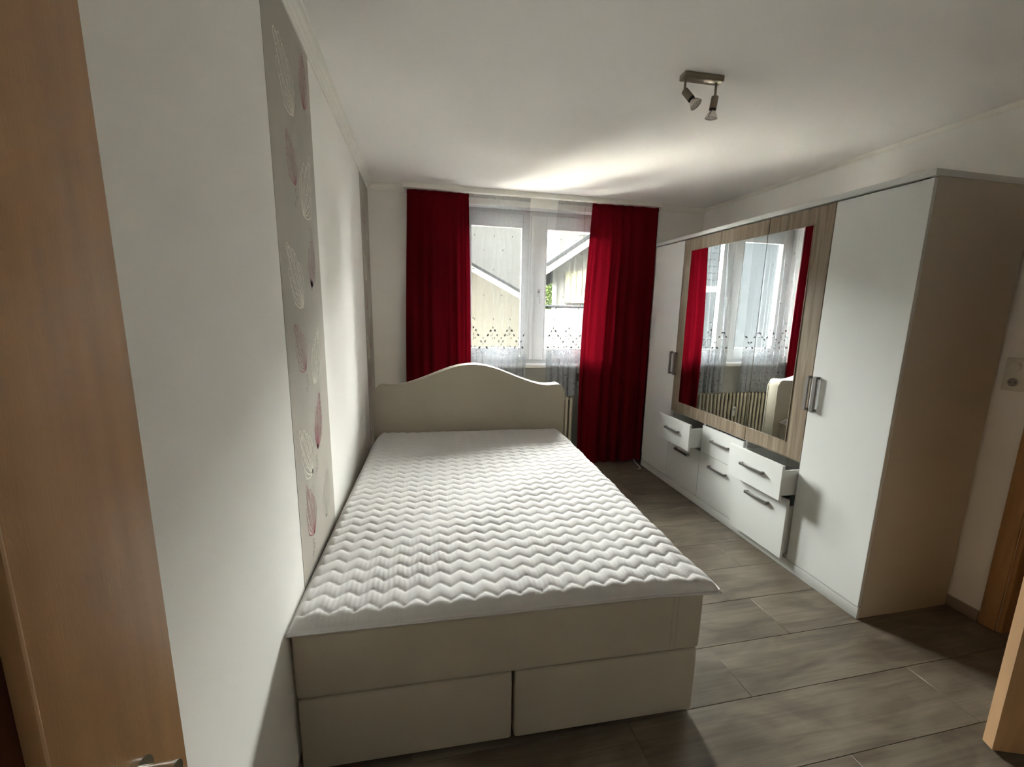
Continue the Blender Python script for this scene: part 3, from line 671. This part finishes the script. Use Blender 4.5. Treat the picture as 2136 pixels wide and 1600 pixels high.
def lace_curtain(loc, G, label, seed, zigs):
    o = empty('lace_curtain', loc); tag(o, label, 'net curtain', 'white lace curtains in front of the window')
    G2 = G-np.array([loc[0], loc[1], 0.0])
    c = obj('net', MB().quadgrid(G2), 'lace', o, smooth=True)
    nx, nz = G2.shape[:2]; zt, zb = G[0, 0, 2], G[0, -1, 2]
    sarc = np.concatenate([[0], np.cumsum(np.linalg.norm(np.diff(G2[:, nz//2, :2], axis=0), axis=1))]); Ltot = sarc[-1]
    def at(s, z):
        f = np.interp(s, sarc, np.arange(nx)); g_ = (zt-z)/(zt-zb)*(nz-1); g_ = min(max(g_, 0), nz-1.001); i = min(int(f), nx-2); j = int(g_); a = f-i; b = g_-j
        p = (G2[i, j]*(1-a)+G2[i+1, j]*a)*(1-b)+(G2[i, j+1]*(1-a)+G2[i+1, j+1]*a)*b
        return p + np.array([0, -0.0025, 0])
    mb = MB(); r = random.Random(seed)
    def lf_(s, z, an, l=0.016, w_=0.006):
        ca, sa = math.cos(an), math.sin(an)
        pts = [(-l/2, 0), (0, -w_/2*1.2), (l/2, 0), (0, w_/2*1.2)]
        q = []
        for px, pz in pts:
            ss = s+px*ca-pz*sa; z_ = z+px*sa+pz*ca
            if not (0.004 < ss < Ltot-0.004): return
            q.append(at(ss, z_))
        mb.add(q, [(0, 1, 2, 3)])
    zp = 0.235                                    # motif repeat
    k = -1
    while k*zp < Ltot+zp:
        cs_ = k*zp+0.09
        for (dx, z, an, l, w_) in [(0, 1.318, 1.2, .018, .010), (-.035, 1.290, .5, .022, .011), (.032, 1.292, -.5, .022, .010), (-.062, 1.250, .9, .022, .009), (.060, 1.250, -.8, .022, .009), (-.03, 1.245, .3, .012, .005), (.028, 1.225, -.3, .012, .005), (0, 1.26, 1.5, .02, .004), (0, 1.22, 1.5, .02, .004),
                   (-.088, 1.195, 1.0, .02, .008), (.088, 1.195, -1.0, .02, .008), (.118, 1.225, 1.3, .016, .008),
                   (.118-.045, 1.140, .7, .024, .010), (.118+.045, 1.140, -.7, .024, .010), (.118, 1.17, 1.4, .014, .006), (.118, 1.13, 1.4, .02, .004), (-.02, 1.15, .7, .014, .006), (.02, 1.15, -.7, .014, .006),
                   (0, 1.40, .2, .012, .005), (0.012, 1.39, 1.2, .012, .005), (.118, 1.60, .4, .012, .005), (.0, 1.82, .4, .012, .005), (.012, 2.10, .8, .014, .005), (.118, 1.98, .8, .012, .005)]:
            lf_(cs_+dx, z, an, l*1.45, w_*1.75)
        for (dx, z, an) in [(0, .84, 1.4), (-.03, .80, .6), (.03, .80, -.6), (-.055, .76, 1.0), (.055, .76, -1.0), (0, .75, 1.5), (.118, .80, 1.5), (.118, .75, .6), (-.02, .88, .5), (.02, .88, -.5)]:
            lf_(cs_+dx, z, an, .030, .016)
        k += 1
    for q in range(int(Ltot*170)):
        z = r.uniform(0.86, 1.12)
        lf_(r.uniform(0.01, Ltot-0.01), z, r.uniform(-1.5, 1.5), r.uniform(.006, .014), r.uniform(.003, .006))
    obj('embroidery', mb, 'embro', c, kind='stuff')
    hd = G2[:, :6, :].copy(); hd[:, :, 1] -= 0.003; z0_ = hd[0, 0, 2]
    hd[:, :, 2] = z0_-np.array([0.0, 0.006, 0.012, 0.018, 0.024, 0.030])
    obj('header_tape', MB().quadgrid(hd), 'lace', c, smooth=True)
    # scalloped hem
    hm = G2[:, -3:, :].copy(); hm[:, :, 1] -= 0.003
    sc_ = 0.012*np.abs(np.sin(np.pi*sarc/0.05))
    hm[:, 0, 2] = zb+0.03; hm[:, 1, 2] = zb+0.01; hm[:, 2, 2] = zb-0.004-sc_
    obj('hem', MB().quadgrid(hm), 'lace', c, smooth=True)
    return o
G1 = cloth(0.798, 1.352, 0.80, 1.335, 3.776, ZT+0.012, 0.690, 9.0, 0.0125, 21, nx=300, belly=(lambda T_: 0*T_, lambda T_: -0.0*T_))
lace_curtain((1.08, 3.776, 0.0), G1, 'white lace net curtain over the left sash, behind the arched headboard', 4, 0)
G3 = cloth(1.602, 1.930, 1.560, 1.910, 3.776, ZT+0.012, 0.690, 6.0, 0.0145, 33, nx=260, belly=(lambda T_: -0.045*np.sin(T_*2.6), lambda T_: 0*T_))
lace_curtain((1.75, 3.776, 0.0), G3, 'narrow white lace net curtain bunched over the right sash', 9, 0)

# ------------------------------------------------------------------ radiator under the window
RD = empty('radiator', (0.86, 3.800, 0)); tag(RD, 'cream ribbed column radiator under the window behind the headboard', 'radiator')
nr_ = 22; sp = 0.0445
secp = []
sec = MB()
def rr_col(mb, x, y, z0, z1, rx, ry):
    n = 12; ring = [(x+rx*math.cos(a), y+ry*math.sin(a)) for a in [2*math.pi*i/n for i in range(n)]]
    lv = [(z0, .5), (z0+.012, .9), (z0+.03, 1), (z1-.03, 1), (z1-.012, .9), (z1, .5)]
    vs = [(x+(px-x)*f, y+(py-y)*f, z) for z, f in lv for px, py in ring]
    fs = [(i*n+k, i*n+(k+1) % n, (i+1)*n+(k+1) % n, (i+1)*n+k) for i in range(len(lv)-1) for k in range(n)]
    fs += [tuple(range(n))[::-1], tuple(range((len(lv)-1)*n, len(lv)*n))]
    mb.add(vs, fs)
for yy in (-0.035, 0.015):
    rr_col(sec, 0, yy, 0.115, 0.668, 0.0135, 0.015)
sec.box((-0.012, -0.042, 0.632), (0.012, 0.026, 0.660)); sec.box((-0.012, -0.042, 0.125), (0.012, 0.026, 0.160))
first = None
for i in range(nr_):
    if first is None:
        first = obj('rib', sec, 'radiator', RD, smooth='sharp'); o = first
    else:
        o = first.copy(); COL.objects.link(o); o.parent = RD
    o.location = (i*sp, 0, 0)
for hz_ in (0.648, 0.142): obj('header_pipe', MB().tube([(-0.02, -0.01, hz_), (nr_*sp-0.02, -0.01, hz_)], 0.014, 10), 'radiator', RD, smooth='sharp')
vb = MB().tube([(nr_*sp-0.02, -0.01, 0.142), (nr_*sp-0.005, -0.01, 0.142), (nr_*sp-0.005, 0.0, 0.0)], 0.009, 8)
obj('supply_pipe', vb, 'radiator', RD, smooth='sharp')
obj('supply_pipe', MB().tube([(-0.02, -0.01, 0.142), (-0.05, -0.01, 0.142), (-0.05, 0, 0)], 0.009, 8), 'radiator', RD, smooth='sharp')
for fx in (0.155, 0.822):
    obj('wall_bracket', MB().box((fx-0.01, 0.010, 0.60), (fx+0.01, 0.0345, 0.63)), 'radiator', RD)
    obj('foot', MB().box((fx-0.01, -0.03, 0.0), (fx+0.01, 0.02, 0.12)), 'radiator', RD)
HM = empty('heat_meter', (1.395, 3.748, 0.48)); tag(HM, 'small white heat meter fixed to the front of the radiator', 'heat meter')
obj('meter_case', MB().box((-0.019, -0.012, -0.05), (0.019, 0.004, 0.05)), 'white_pvc', HM, bevel=0.004)
obj('meter_window', MB().box((-0.012, -0.0135, 0.008), (0.012, -0.011, 0.032)), 'dark_in', HM)

# blind belt hanging in front of the lace, seen in the mirror (dark end piece)
PC = empty('blind_cord', (1.84, 3.744, 0.86)); tag(PC, 'thin dark cord with a black plastic end hanging by the right net curtain', 'cord')
obj('string', MB().tube([(0, 0, 0.04), (0.002, 0.0, 0.6), (0, 0, 1.52)], 0.0012, 6), 'ink_d', PC)
obj('cord_end', MB().box((-0.010, -0.006, -0.035), (0.010, 0.006, 0.04)), 'black', PC, bevel=0.003)

# ------------------------------------------------------------------ ceiling spotlight
LP = empty('ceiling_spotlight', (1.588, 1.695, HC)); tag(LP, 'two lamp nickel spotlight bar fixed to the ceiling, switched off', 'ceiling light')
LP.rotation_euler = (0, 0, math.radians(-2))
obj('mounting_plate', MB().box((-0.100, -0.036, -0.022), (0.080, 0.012, -0.0005)), 'nickel', LP, bevel=0.003)
def spot(base, joint, aim, par):
    base = Vector(base); joint = Vector(joint); a = Vector(aim).normalized()
    arm = obj('arm', MB().tube([base, joint], 0.0052, 10), 'nickel', par, smooth='sharp')
    h0 = joint; h1 = joint+a*0.045
    s = obj('lamp_holder', MB().tube([h0-a*0.004, h0, h1], [0.008, 0.0145, 0.0150], 16), 'nickel', par, smooth='sharp')
    obj('holder_ring', MB().tube([h1, h1+a*0.006], [0.0145, 0.0145], 16), 'black', s, smooth='sharp')
    c0 = h1+a*0.006
    bulb = obj('reflector_bulb', MB().tube([c0, c0+a*0.008, c0+a*0.018, c0+a*0.028, c0+a*0.031], [0.011, 0.015, 0.0215, 0.0250, 0.0252], 20, caps=False), 'chrome', par, smooth='sharp')
    obj('bulb_front', MB().tube([c0+a*0.0265, c0+a*0.0285], [0.0238, 0.0238], 20), 'lampglass', bulb, smooth='sharp')
M['lampglass'] = mat('lamp_front_glass', (0.55, 0.52, 0.48), 0.25, var=0.35, scale=140, spec=0.6)
spot((-0.084, -0.012, -0.022), (-0.084, -0.012, -0.066), (0.42, -0.38, -0.70), LP)
spot((0.058, -0.012, -0.022), (0.058, -0.012, -0.074), (-0.06, 0.10, -1), LP)

# ------------------------------------------------------------------ socket and switch on the right wall
SW = empty('wall_socket', (XR, 1.306, 1.197)); tag(SW, 'cream double frame with socket and round dimmer on the wall by the door', 'socket')
obj('frame', MB().box((-0.009, -0.041, -0.041), (0, 0.041, 0.112)), 'socket', SW, bevel=0.003)
def disc(y, z, r, x0, x1, m_, par, nm):
    return obj(nm, MB().tube([(x0, y, z), (x1, y, z)], r, 24), m_, par, smooth='sharp')
disc(0, 0, 0.0245, -0.009, -0.0120, 'socket', SW, 'socket_rim')
disc(0, 0, 0.0195, -0.0121, -0.0123, 'dark_in', SW, 'socket_well')
for dz in (-0.0095, 0.0095): disc(dz, 0, 0.003, -0.0123, -0.0127, 'black', SW, 'contact_hole')
disc(0, 0.071, 0.0200, -0.009, -0.020, 'socket', SW, 'dimmer_knob')

# cable on the floor between the curtain and the wardrobe
cb = MB().tube([(2.40, 3.50, 0.004), (2.44, 3.52, 0.004), (2.455, 3.58, 0.004), (2.44, 3.63, 0.02), (2.43, 3.66, 0.05)], 0.0035, 8)
co = obj('cable', cb, 'white_pvc', smooth='sharp'); tag(co, 'short white cable lying on the floor between curtain and wardrobe', 'cable')
sc_o = obj('strap', MB().tube([(2.56, 1.86, HW+0.003), (2.57, 1.90, HW+0.004), (2.56, 1.95, HW+0.008), (2.57, 2.00, HW+0.003)], 0.003, 6), 'black', smooth='sharp')
tag(sc_o, 'short dark strap lying on top of the wardrobe', 'strap')

# ------------------------------------------------------------------ outdoors
GZ = -3.2
gr = obj('ground', MB().box((-60, YB+0.4, GZ-0.2), (60, 80, GZ)), 'o_ground'); struct(gr, 'bright gravel yard outside the window', 'ground')
def house(name, label, cat, loc): 
    o = empty(name, loc); tag(o, label, cat); return o
ob = MB(); BX0, BX1, BZ1 = -14.0, 16.0, 13.0; y_a, y_b = YB+0.152, YB+T  # added building front, unseen, keeps sky light off the facades opposite
ob.box((BX0, y_a, GZ), (-0.15, y_b, BZ1)); ob.box((XR+0.15, y_a, GZ), (BX1, y_b, BZ1)); ob.box((-0.15, y_a, GZ), (XR+0.15, y_b, -0.1)); ob.box((-0.15, YB+0.26, HC), (XR+0.15, y_b, BZ1))
ob.box((BX0, YF-3, BZ1), (BX1, y_b+0.3, BZ1+0.3))
struct(obj('wall_sky_blocker', ob, 'o_cream'), 'unseen tall outer front added around the bedroom window to block sky light', 'wall')
bs = MB().box((-1.2, YB+T+0.002, 2.72), (4.2, YB+T+1.0, 2.88))  # unseen slab, added to cut steep sky light on bed and sill
struct(obj('added_shading_slab', bs, 'o_cream'), 'unseen slab added above the bedroom window to shade the daylight', 'balcony')
# cream lean-to house left: wall whose verge falls to the right
A = house('house', 'cream rendered house with a white roof edge sloping down, seen through the left sash', 'house', (2.0, 8.0, GZ))
za = lambda x: 2.16-(x-1.272)*0.5072-GZ
xl, xr_ = -0.55, 2.40
obj('wall', MB().prism([(xl-2, 0), (xr_-2, 0), (xr_-2, za(xr_)), (xl-2, za(xl))], 1, 0.0, 5.0), 'o_cream', A)
obj('verge_board', MB().prism([(xl-2.1, za(xl-0.1)-0.02), (xr_-1.9, za(xr_+0.1)-0.02), (xr_-1.9, za(xr_+0.1)+0.075), (xl-2.1, za(xl-0.1)+0.075)], 1, -0.12, -0.06), 'o_white', A)
obj('roof', MB().prism([(xl-2.1, za(xl-0.1)+0.075), (xr_-1.9, za(xr_+0.1)+0.075), (xr_-1.9, za(xr_+0.1)+0.125), (xl-2.1, za(xl-0.1)+0.125)], 1, -0.14, 5.1), 'o_roof', A)
Wg = house('house', 'cream house added on the right, outside the view, to block sky light', 'house', (6.2, 4.6, GZ))  # added out of view to hold sky light off the left wall
obj('wall', MB().box((0, 0, 0), (5, 5.0, 7.2)), 'o_cream', Wg)
obj('roof', MB().box((-0.2, -0.1, 7.2), (5.2, 5.1, 7.35)), 'o_roof', Wg)
# tall pale block behind it
Bk = house('apartment_block', 'tall pale building standing behind the cream house, filling the left sash', 'building', (1.0, 20.0, GZ))
obj('wall', MB().box((-4.4, 0, 0), (4.35, 6, 9.0)), 'o_pale', Bk)
obj('roof', MB().box((-4.4, -0.2, 9.0), (4.4, 6.1, 9.1)), 'o_roof', Bk)
obj('downpipe', MB().tube([(0.9, -0.08, 0), (0.9, -0.08, 9.0)], 0.06, 8), 'o_roof', Bk)
for yy in range(3):
    for xx in (-4.1, -2.7):
        f_ = obj('window', MB().box((xx, -0.06, 1.2+2.6*yy), (xx+0.9, 0.0, 2.6+2.6*yy)), 'o_white', Bk)
        obj('pane', MB().box((xx+0.08, -0.07, 1.28+2.6*yy), (xx+0.82, -0.05, 2.52+2.6*yy)), 'o_win', f_)
# bluish house with balcony bars left (seen in the mirror)
Eh = house('terraced_house', 'bluish white house with balcony rails, seen only in the wardrobe mirror', 'house', (-4.6, 13.2, GZ))
obj('wall', MB().box((-4.6, 0, 0), (3.9, 5, 7.4)), 'o_blue', Eh)
obj('roof', MB().box((-4.7, -0.2, 7.4), (4.0, 5.2, 7.5)), 'o_roof', Eh)
for z_ in (2.9, 5.5):
    bl = obj('balcony', MB().box((0.2, -1.0, z_-0.15), (3.6, 0, z_)), 'o_white', Eh)
    obj('balcony_door', MB().box((0.8, -0.03, z_), (2.2, 0.0, z_+2.0)), 'o_win', Eh)
    for q in range(5): obj('rail', MB().tube([(0.2, -1.0, z_+0.2*(q+1)), (3.6, -1.0, z_+0.2*(q+1))], 0.02, 6), 'o_roof', bl)
    for q in (0.2, 1.9, 3.6): obj('post', MB().tube([(q, -1.0, z_), (q, -1.0, z_+1.0)], 0.025, 6), 'o_roof', bl)
# gabled house right
Cg = house('gabled_house', 'white gabled house with yellow cladding, seen through the right sash', 'house', (4.0, 12.0, GZ)); Cg.rotation_euler = (0, 0, math.radians(-17.5))
zg = lambda x: 2.615+(x-3.951)*0.674-GZ
gx0, gx1, gxm = 3.62, 7.4, 5.4
zr = lambda x: zg(x) if x < gxm else zg(gxm)-(x-gxm)*0.674
poly = [(gx0-4+0.38, 0), (gx1-4, 0), (gx1-4, zr(gx1)), (gxm-4, zr(gxm)), (gx0-4+0.38, zg(gx0+0.38))]
obj('wall', MB().prism(poly, 1, 0, 7), 'o_gable', Cg)
obj('fascia', MB().prism([(gx0-4, zg(gx0)-0.10), (gxm-4, zr(gxm)-0.10), (gxm-4, zr(gxm)+0.12), (gx0-4, zg(gx0)+0.12)], 1, -0.3, -0.2), 'o_white', Cg)
obj('roof', MB().prism([(gx0-4, zg(gx0)+0.12), (gxm-4, zr(gxm)+0.12), (gx1-3.7, zr(gx1+0.3)+0.12), (gx1-3.7, zr(gx1+0.3)+0.2), (gxm-4, zr(gxm)+0.2), (gx0-4, zg(gx0)+0.2)], 1, -0.32, 7.2), 'o_roof', Cg)
for q in range(5):
    obj('cladding_board', MB().box((0.35+q*0.16, -0.05, -GZ+1.70), (0.50+q*0.16, 0.0, -GZ+2.55)), 'o_yellow', Cg)
obj('corner_post', MB().box((0.02, -0.06, 0), (0.12, 0.0, -GZ+2.4)), 'o_white', Cg)
Dk = house('tall_flats', 'tall pale flats rising behind the gabled house on the right', 'building', (7.9, 24.0, GZ))
obj('wall', MB().box((0, 0, 0), (9, 6, 11.5)), 'o_pale', Dk)
obj('roof', MB().box((-0.1, -0.2, 11.5), (9.1, 6.1, 11.7)), 'o_roof', Dk)
for q in range(4):
    for j in range(3):
        f_ = obj('window', MB().box((1.0+2.0*q, -0.06, 3.4+2.7*j), (2.2+2.0*q, 0.0, 4.8+2.7*j)), 'o_white', Dk)
        obj('pane', MB().box((1.08+2.0*q, -0.07, 3.48+2.7*j), (2.12+2.0*q, -0.05, 4.72+2.7*j)), 'o_win', f_)
# balcony wall in front
Bc = house('balcony_parapet', 'bright balcony parapet with a grey rail outside the right sash', 'balcony', (3.6, 9.0, GZ))
obj('parapet', MB().box((-0.95, 0, 0), (2.3, 0.12, -GZ+1.50)), 'o_white', Bc)
obj('hand_rail', MB().tube([(-0.95, 0.06, -GZ+1.56), (2.3, 0.06, -GZ+1.56)], 0.03, 8), 'o_roof', Bc)
for q in range(7): obj('rail_post', MB().tube([(-0.9+q*0.52, 0.06, -GZ+1.5), (-0.9+q*0.52, 0.06, -GZ+1.56)], 0.012, 6), 'o_roof', Bc)
# far house with grey roof and white gutter
Fh = house('house', 'small pale blue house with a grey roof beyond the tree', 'house', (6.8, 32.0, GZ))
obj('wall', MB().box((-1.0, 0, 0), (6, 5, 7.3)), 'o_blue', Fh)
obj('roof', MB().prism([(-0.3, 7.5), (-0.3, 7.3), (5.3, 7.3), (5.3, 7.5), (2.5, 8.7)], 0, -1.3, 6.3), 'o_roof', Fh)
obj('gutter', MB().tube([(-1.3, -0.38, 7.42), (6.3, -0.38, 7.42)], 0.07, 8), 'o_white', Fh)
# shrub between the houses
Tr = empty('garden_tree', (6.75, 22.4, GZ)); tag(Tr, 'light green leafy tree between the pale houses outside', 'tree')
obj('trunk', MB().tube([(0, 0, 0), (0.05, 0, 1.6), (0.0, 0.1, 5.0)], [0.09, 0.07, 0.03], 8), 'o_bark', Tr, smooth='sharp')
cr = MB()
for i in range(9000):
    a = rng.uniform(0, 2*np.pi); u_ = rng.uniform(-1, 1); rad = rng.uniform(0.3, 1)**0.5
    lump = 1+0.18*np.sin(a*3+u_*5)
    c = np.array([np.cos(a)*np.sqrt(1-u_*u_)*0.9*rad*lump, np.sin(a)*np.sqrt(1-u_*u_)*1.1*rad*lump, 5.0+u_*1.6*rad*lump])
    d1_ = rng.normal(size=3); d1_ /= np.linalg.norm(d1_); d2_ = np.cross(d1_, rng.normal(size=3)); d2_ /= np.linalg.norm(d2_)
    s_ = rng.uniform(0.04, 0.08)
    cr.add([c-d1_*s_, c+d2_*s_*0.5, c+d1_*s_, c-d2_*s_*0.5], [(0, 1, 2, 3)])
obj('foliage', cr, 'o_leaf', Tr, kind='stuff')
